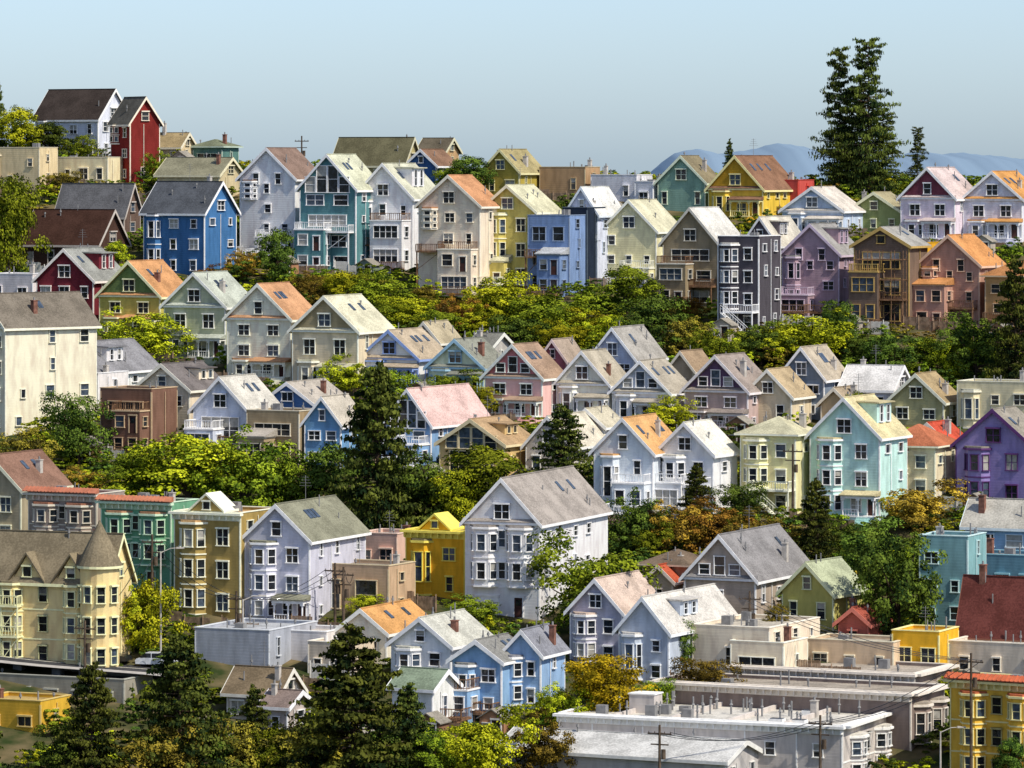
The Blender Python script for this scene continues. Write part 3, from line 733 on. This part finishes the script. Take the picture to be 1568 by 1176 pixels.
TAL=[conifer(s,'tall') for s in (21,22,23)]
def put(name,kind,px,base,top,w,col,rng):
    x,d=hit(px,base); s=FP/d; z=T(x,d)
    ht=(HOR-top)/s-z
    tpl=rng.choice({'d':DEC,'p':PIN,'t':TAL}[kind])
    e=bpy.data.objects.new(name,None); COL.objects.link(e); e.location=(x,d,z); e.rotation_euler=(0,0,rng.uniform(0,6.28))
    wd=w/s
    if kind=='d': ht=max(ht,wd*.6)
    e.scale=(wd,wd,ht)
    f=add('foliage',tpl[0],e); f.material_slots[0].link='OBJECT'; f.material_slots[0].material=FM[col]
    add('trunk',tpl[1],e)
TR=[
('d',15,425,272,95,'g'),('d',-5,420,330,60,'yg'),('d',25,250,165,80,'yg'),('d',75,250,188,80,'dg'),('d',125,252,205,60,'g'),('p',-6,230,118,40,'c'),
('d',100,300,270,60,'ob'),('d',560,262,214,48,'g'),('d',715,300,240,85,'dg'),('d',690,300,255,50,'g'),('p',1117,262,214,26,'c'),
('d',420,440,352,66,'dg'),('d',370,425,385,50,'o'),('d',240,285,232,40,'g'),
('d',180,420,370,50,'yg'),('d',225,552,487,125,'yg'),('d',320,440,405,50,'o'),('d',20,300,272,40,'g'),
('d',575,490,415,110,'g'),('d',520,470,415,70,'yg'),('d',625,505,455,85,'yg'),('d',705,515,455,70,'o'),('d',760,505,418,120,'yg'),('d',745,520,470,90,'yg'),
('d',830,525,438,130,'g'),('d',895,530,472,95,'yg'),('d',960,480,408,95,'g'),('d',1000,545,452,110,'dg'),('d',1045,545,472,70,'ob'),('d',930,540,480,80,'yg'),
('d',670,525,480,80,'g'),('d',790,540,485,90,'dg'),('d',860,545,490,80,'yg'),('d',590,510,465,70,'g'),('d',480,455,425,50,'ob'),('d',550,455,425,60,'g'),
('d',1100,570,503,85,'g'),('d',1165,560,492,85,'dg'),('d',1240,555,480,120,'yg'),('d',1290,550,462,66,'dg'),('d',1200,560,505,80,'yg'),
('d',1370,575,512,90,'dg'),('d',1425,580,518,85,'g'),('d',1495,590,480,110,'dg'),('p',1555,605,395,100,'c'),('d',1330,560,505,70,'dg'),('d',1460,585,520,70,'yg'),
('d',470,470,420,60,'ob'),('d',650,480,440,60,'ob'),('d',1060,490,455,50,'o'),
('d',530,610,545,90,'yg'),('d',595,625,565,90,'g'),('d',690,615,572,80,'g'),('d',742,635,590,50,'yg'),('d',1018,665,608,85,'yg'),('d',1310,650,600,40,'g'),
('d',290,790,668,190,'yg'),('d',375,800,668,160,'g'),('d',205,770,688,110,'g'),('d',120,715,602,95,'dg'),('d',45,735,655,90,'ob'),('d',500,800,682,120,'dg'),('d',440,800,695,90,'g'),
('p',578,830,560,165,'c'),('d',650,815,692,120,'dg'),('d',740,810,685,165,'g'),('d',700,815,720,90,'yg'),('p',862,765,622,115,'c'),('d',130,760,715,70,'o'),('d',620,800,710,90,'g'),
('d',905,975,820,175,'g'),('d',968,850,758,90,'dg'),('d',1040,850,772,95,'o'),('d',1095,850,765,105,'o'),('d',1165,860,782,120,'ob'),('p',1066,810,712,66,'c'),('d',1130,800,738,80,'dg'),
('p',1250,880,735,85,'c'),('d',1412,812,735,115,'o'),('d',1335,900,795,120,'dg'),('d',1375,975,810,130,'dg'),('d',1395,900,830,80,'g'),('d',1300,860,800,70,'dg'),('d',1000,860,800,60,'g'),
('d',222,1000,885,105,'yg'),('d',205,1000,905,70,'yg'),('d',725,960,912,85,'g'),('d',560,945,912,60,'yg'),
('d',928,1105,1000,130,'y'),('d',1085,1075,1008,95,'ob'),('d',1040,1035,952,50,'dg'),('d',865,1115,1048,80,'yg'),('d',1000,1090,1040,60,'g'),('d',1190,985,925,40,'ob'),
('d',745,1210,1082,130,'yg'),('d',690,1200,1110,80,'yg'),('d',830,1190,1092,90,'ob'),('d',478,1215,1085,135,'ob'),('d',330,1210,1092,90,'dg'),('d',245,1230,1100,120,'ob'),
('p',275,1225,978,185,'c'),('p',140,1225,1018,130,'c'),('p',540,1225,962,225,'c'),('p',625,1215,1050,110,'c'),('p',390,1210,1052,90,'c'),('d',590,1210,1120,90,'dg'),('d',110,1215,1110,100,'dg'),
('d',1552,1215,1130,60,'dg'),('d',420,1215,1110,80,'g'),('d',370,1215,1100,90,'ob'),('d',660,1215,1120,80,'g'),
('t',1286,300,76,80,'c'),('t',1330,304,62,96,'c'),('t',1352,302,165,84,'c'),('t',1296,300,190,80,'c'),('t',1312,300,130,90,'c'),('t',1405,300,196,38,'c'),
]
tr=random.Random(3)
NM={'d':'broadleaf_tree','p':'pine_tree','t':'tall_cypress_tree'}
for t_ in TR: put(NM[t_[0]],*t_,tr)
# garden shrubs covering the slopes between the houses
sh=bpy.data.objects.new('garden_shrubbery',None); COL.objects.link(sh)
def inside(x,y,m,mf):
    for (hx,hy,cs,sn,W,L) in FOOT:
        dx=x-hx;dy=y-hy; lx=dx*cs-dy*sn; ly=dx*sn+dy*cs
        if -W/2-m<lx<W/2+m and -mf<ly<L+m: return True
    return False
cnt=0
y=450.0
while y<800:
    x=-.112*y-2
    while x<.112*y+2:
        X=x+tr.uniform(-1.6,1.6);Y=y+tr.uniform(-1.6,1.6); x+=3.5
        if inside(X,Y,0.6,3.0): continue
        near=inside(X,Y,1.0,7.0)
        if near and tr.random()<.5: continue
        f=add('shrub_foliage',tr.choice(BUSH)[0],sh)
        if near: w=tr.uniform(1.5,2.6);hh=tr.uniform(.8,1.5)
        else: w=tr.uniform(2.8,5.0);hh=tr.uniform(1.5,3.4)
        f.location=(X,Y,T(X,Y)-.4); f.scale=(w,w,hh); f.rotation_euler=(0,0,tr.uniform(0,6.28))
        f.material_slots[0].link='OBJECT'; f.material_slots[0].material=FM[tr.choice(['g','g','g','g','dg','dg','dg','yg','yg','ob'])]
        cnt+=1
    y+=4.8
print('shrubs',cnt)

# ------------------------------------------------------------------ garden fences, sheds
FEN=flat_mat('fence_boards',(0.26,0.18,0.12),.9,0,.35); FEW=flat_mat('fence_painted',(.62,.6,.55),.7,0,.1)
SHR=roof_mat('9a9488')
fr=random.Random(9)
for idx,(hx,hy,cs,sn,W,L) in enumerate(list(FOOT)):
    if W>14 or fr.random()<.3: continue
    B=MB(); dist=fr.uniform(5.0,7.0)
    k=int((W-.4)/.18)
    for i in range(k):
        lx=-W/2+.2+i*.18; wx=hx+lx*cs-dist*sn; wy=hy-lx*sn-dist*cs
        z=T(wx,wy); z=round(z*2)/2
        B.prism([(wx,wy),(wx+.15*cs,wy-.15*sn),(wx+.15*cs+.03*sn,wy-.15*sn+.03*cs),(wx+.03*sn,wy+.03*cs)],z-1.2,z+1.55+.03*math.sin(i*1.7))
        if i%12==0: B.prism([(wx,wy-.1),(wx+.12,wy-.1),(wx+.12,wy+.06),(wx,wy+.06)],z-1.2,z+1.8)
    if not B.f: continue
    add('wooden_fence',B.mesh('wooden_fence',[FEN if fr.random()<.7 else FEW]))
    if fr.random()<.4:
        h=House(); w,l,hh=2.6,2.2,2.2
        h.walls.extr([(-w/2,0,-3),(w/2,0,-3),(w/2,0,hh),(0,0,hh+.8),(-w/2,0,hh)],(0,l,0))
        for sg in (-1,1): h.roof.extr([(0,-.2,hh+.82),(sg*1.55,-.2,hh-.12),(sg*1.55,-.2,hh-.02),(0,-.2,hh+.94)],(0,l+.4,0))
        doorf(h,(-w/2,0,1,0),1.8,0,fr); win(h,(-w/2,0,1,0),.7,.9,.6,.8,fr,hood=False,mull=0)
        lx=fr.uniform(-W/4,W/4); wx=hx+lx*cs-(dist+2.8)*sn; wy=hy-lx*sn-(dist+2.8)*cs
        if not inside(wx,wy,1.5,1):
            e=bpy.data.objects.new('garden_shed',None);COL.objects.link(e); e.location=(wx,wy,T(wx,wy)); e.rotation_euler=(0,0,-.43)
            for nm,B,ms in (('walls',h.walls,[wall_mat(fr.choice(['8a6a50','b8b0a0','7a8a80','a88060']))]),('roof',h.roof,[SHR]),('trim',h.trim,[FEW]),('windows',h.windows,GLASS),('door',h.door,[DOORM])):
                add(nm,B.mesh(nm,ms),e)

# ------------------------------------------------------------------ ground
def expo(a,b,n): return [a*(b/a)**(i/n) for i in range(1,n+1)]
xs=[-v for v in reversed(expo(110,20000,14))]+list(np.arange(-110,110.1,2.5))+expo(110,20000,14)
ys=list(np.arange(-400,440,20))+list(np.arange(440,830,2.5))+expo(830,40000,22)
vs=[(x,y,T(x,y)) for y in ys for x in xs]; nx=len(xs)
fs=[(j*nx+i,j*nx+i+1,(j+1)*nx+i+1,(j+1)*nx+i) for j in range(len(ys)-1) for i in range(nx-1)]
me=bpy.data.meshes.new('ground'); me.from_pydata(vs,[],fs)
m,N,L,B=newmat('hillside_soil_grass_painted_haze',True)
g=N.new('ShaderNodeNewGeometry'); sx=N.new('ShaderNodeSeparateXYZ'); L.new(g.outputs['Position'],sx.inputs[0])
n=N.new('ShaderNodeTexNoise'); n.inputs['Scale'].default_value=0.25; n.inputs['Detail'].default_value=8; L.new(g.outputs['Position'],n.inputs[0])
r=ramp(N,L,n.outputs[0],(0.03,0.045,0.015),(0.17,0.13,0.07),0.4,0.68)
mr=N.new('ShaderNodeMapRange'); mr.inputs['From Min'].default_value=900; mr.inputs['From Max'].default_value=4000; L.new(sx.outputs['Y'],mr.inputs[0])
mc=N.new('ShaderNodeMix'); mc.data_type='RGBA'; L.new(mr.outputs[0],mc.inputs[0]); L.new(r.outputs[0],mc.inputs[6]); mc.inputs[7].default_value=(0.24,0.31,0.37,1)  # distance haze painted into the ground colour, blending to blue-grey with world y
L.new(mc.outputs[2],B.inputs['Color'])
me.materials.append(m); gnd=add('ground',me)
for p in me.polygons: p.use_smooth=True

# distant hills across the bay
D=6000.0
pts=[(940,300),(1010,262),(1022,236),(1045,230),(1075,228),(1100,236),(1130,233),(1160,226),(1190,219),(1225,222),(1250,232),(1290,240),(1340,243),(1380,236),(1410,230),(1430,236),(1465,234),(1500,236),(1530,240),(1568,243),(1640,240),(1800,260)]
X=[p[0] for p in pts];Y=[p[1] for p in pts]
hv=[];hf=[]
rowsn=9
for j in range(rowsn):
    a=j/(rowsn-1)*math.pi
    for i in range(131):
        px=940+i*860/130; py=sum(float(np.interp(px+o,X,Y)) for o in (-14,-7,0,7,14))/5+.8*math.sin(px*.11)+.6*math.sin(px*.31)
        zt=(HOR-py)/FP*D
        z=-88+(zt+88)*math.sin(a)
        hv.append(((px-CX)/FP*D,D-math.cos(a)*900,z))
for j in range(rowsn-1):
    for i in range(130):
        b=j*131+i; hf.append((b,b+1,b+132,b+131))
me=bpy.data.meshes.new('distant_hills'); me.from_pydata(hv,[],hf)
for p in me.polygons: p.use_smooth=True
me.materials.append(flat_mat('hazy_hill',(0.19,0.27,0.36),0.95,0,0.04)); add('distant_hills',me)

# ------------------------------------------------------------------ streets
ASP=flat_mat('asphalt',(0.055,0.055,0.058),0.9,0,0.2); CON=flat_mat('concrete',(0.38,0.36,0.33),0.9,0,0.12); PNT=flat_mat('road_paint',(0.75,0.72,0.6),0.7)
def street(px0,py0,px1,py1,w):
    a=hit(px0,py0);b=hit(px1,py1); a=Vector((a[0],a[1]));b=Vector((b[0],b[1])); u=(b-a).normalized();v=Vector((-u.y,u.x)); n=int((b-a).length/1.5)
    B=MB()
    def strip(o0,o1,dz,mi):
        for i in range(n):
            q=[]
            for (k,o) in ((i,o0),(i+1,o0),(i+1,o1),(i,o1)):
                p=a+u*(k*1.5)+v*o; c=a+u*(k*1.5); q.append((p.x,p.y,max(T(c.x,c.y),T((c+v*w/2).x,(c+v*w/2).y)*.5+T(c.x,c.y)*.5)+.2+dz))
            B.extr(q,(0,0,.01 if dz<.1 and mi!=1 else .02),mi)
    strip(-w/2,w/2,0,0); strip(-.08,.08,.015,2)
    for sg in (-1,1):
        o0,o1=sorted((sg*w/2,sg*(w/2+1.8))); strip(o0,o1,.12,1)
    add('street',B.mesh('street',[ASP,CON,PNT])); return a,u,v
S1=street(-60,1006,285,1040,7)
# ------------------------------------------------------------------ cars
def car(x,y,z,rot,col):
    e=bpy.data.objects.new('parked_car',None); COL.objects.link(e); e.location=(x,y,z); e.rotation_euler=(0,0,rot)
    b=MB(); prof=[(-2.15,.35),(-2.2,.7),(-2.05,.9),(-1.3,.98),(1.0,.98),(1.9,.85),(2.15,.7),(2.15,.35)]
    b.extr([(p[0],-.85,p[1]) for p in prof],(0,1.7,0))
    add('body',b.mesh('body',[flat_mat('car_paint_'+col,lin(col),.25)]),e)
    c=MB(); cp=[(-1.75,.98),(-1.2,1.42),(.2,1.45),(1.0,.98)]
    c.extr([(p[0],-.72,p[1]) for p in cp],(0,1.44,0)); add('cabin_glass',c.mesh('cabin_glass',[GLASS[0]]),e)
    r_=MB(); r_.box(-1.15,.18,-.66,.66,1.43,1.5); 
    for xx in (-.5,): r_.box(xx-.04,xx+.04,-.735,.735,.98,1.44)
    add('roof_panel',r_.mesh('roof_panel',[flat_mat('car_paint_'+col,lin(col),.25)]),e)
    w=MB()
    for xx in (-1.35,1.35):
        for yy in (-.88,.7): 
            w.tube((xx,yy,.32),(xx,yy+.2,.32),.32,.32,14)
    add('wheels',w.mesh('wheels',[flat_mat('tyre',(.02,.02,.02),.9)]),e)
a,u,v=S1
for k,cx_ in ((15.2,'202428'),(20.5,'c8ccd0'),(9,'d8d8d8')):
    p=a+u*k+v*2.3; c=a+u*k
    car(p.x,p.y,max(T(c.x,c.y),T((c+v*3.5).x,(c+v*3.5).y)*.5+T(c.x,c.y)*.5)+.22,math.atan2(u.y,u.x),cx_)
# ------------------------------------------------------------------ utility poles, street lamp & wires
PW=flat_mat('pole_wood',(.10,.075,.055),.9,0,.3)
tops=[]
def pole(px,base,top):
    x,d=hit(px,base); z=T(x,d); ht=(HOR-top)/FP*d-z
    e=bpy.data.objects.new('utility_pole',None); COL.objects.link(e); e.location=(x,d,z); e.rotation_euler=(0,0,math.radians(-25))
    b=MB(); b.cyl(0,0,.17,.11,-.5,ht,10); b.box(-1.2,1.2,-.06,.06,ht-.9,ht-.76); b.box(-.9,.9,-.06,.06,ht-1.9,ht-1.78)
    for xx in (-1.1,-.5,.5,1.1): b.cyl(xx,0,.05,.03,ht-.76,ht-.6,6)
    b.cyl(.35,.1,.22,.22,ht-3.2,ht-2.3,10)
    add('pole',b.mesh('pole',[PW]),e); tops.append(Vector((x,d,z+ht-.7)))
pole(233,1000,818);pole(513,965,862);pole(526,965,868);pole(362,985,905);pole(1487,1215,1000);pole(1256,1215,1095);pole(130,1040,950);pole(1214,800,680);pole(462,280,208);pole(1148,985,905);pole(1010,1225,1110)
def lamp(px,base,top):
    x,d=hit(px,base); z=T(x,d); ht=(HOR-top)/FP*d-z
    e=bpy.data.objects.new('street_lamp',None); COL.objects.link(e); e.location=(x,d,z)
    b=MB(); b.cyl(0,0,.12,.07,-.4,ht,10); b.tube((0,0,ht-.1),(1.0,0,ht+.35),.05,.04,6); b.tube((1.0,0,ht+.35),(1.8,0,ht+.4),.04,.04,6)
    b.extr([(1.6,-.15,ht+.32),(2.4,-.12,ht+.34),(2.4,-.12,ht+.44),(1.6,-.15,ht+.5)],(0,.28,0)); b.cyl(0,0,.2,.2,-.4,.3,10)
    add('post_and_head',b.mesh('post_and_head',[STUC]),e)
lamp(246,1012,845);lamp(1440,1215,1120);lamp(372,990,918)
def wire(p,q):
    cu=bpy.data.curves.new('utility_wire','CURVE'); cu.dimensions='3D'; cu.bevel_depth=.03; sp=cu.splines.new('POLY'); sp.points.add(12)
    for i in range(13):
        t=i/12; w=p.lerp(q,t); w.z-=1.2*4*t*(1-t); sp.points[i].co=(*w,1)
    cu.materials.append(GLASS[0]); add('utility_wire',cu)
for (i,j) in ((0,3),(3,1),(1,2),(6,0),(4,5),(4,9),(5,10)):
    for o in (-1,0,1): wire(tops[i]+Vector((o,0,0)),tops[j]+Vector((o,0,0)))

# ------------------------------------------------------------------ light, sky, camera
az=(0.77,-0.64); el=math.radians(48)
sd=Vector((az[0]*math.cos(el),az[1]*math.cos(el),math.sin(el))).normalized()
sl=bpy.data.lights.new('sun','SUN'); sl.energy=5.0; sl.angle=math.radians(.5); sl.color=(1,.93,.80)
so=add('sun',sl); so.rotation_euler=sd.to_track_quat('Z','Y').to_euler(); so.location=(100,300,200)
w=bpy.data.worlds.new('World'); bpy.context.scene.world=w; w.use_nodes=True
N=w.node_tree.nodes;L=w.node_tree.links; sk=N.new('ShaderNodeTexSky'); sk.sky_type='NISHITA'; sk.sun_disc=False
sk.sun_elevation=el; sk.sun_rotation=math.atan2(az[0],az[1]); sk.air_density=1.0; sk.dust_density=0.6; sk.ozone_density=1.5
tc=N.new('ShaderNodeTexCoord'); sx=N.new('ShaderNodeSeparateXYZ'); L.new(tc.outputs['Generated'],sx.inputs[0])
mr=N.new('ShaderNodeMapRange'); mr.inputs['From Min'].default_value=0.0; mr.inputs['From Max'].default_value=0.35; L.new(sx.outputs['Z'],mr.inputs[0])
tint=N.new('ShaderNodeMix'); tint.data_type='RGBA'; L.new(mr.outputs[0],tint.inputs[0]); tint.inputs[6].default_value=(0.64,0.82,1.20,1); tint.inputs[7].default_value=(1.22,1.06,1.02,1)
mu=N.new('ShaderNodeMix'); mu.data_type='RGBA'; mu.blend_type='MULTIPLY'; mu.inputs[0].default_value=1.0
L.new(sk.outputs[0],mu.inputs[6]); L.new(tint.outputs[2],mu.inputs[7])
L.new(mu.outputs[2],N['Background'].inputs[0]); N['Background'].inputs[1].default_value=0.15
cam=bpy.data.cameras.new('camera'); cam.lens=36*FP/1568; cam.sensor_width=36; cam.shift_y=-(588-HOR)/1568; cam.clip_end=60000; cam.clip_start=1
co=add('camera',cam); co.rotation_euler=(math.pi/2,0,0)
sc=bpy.context.scene; sc.camera=co
sc.view_settings.view_transform='Standard'; sc.view_settings.look='None'; sc.view_settings.exposure=0
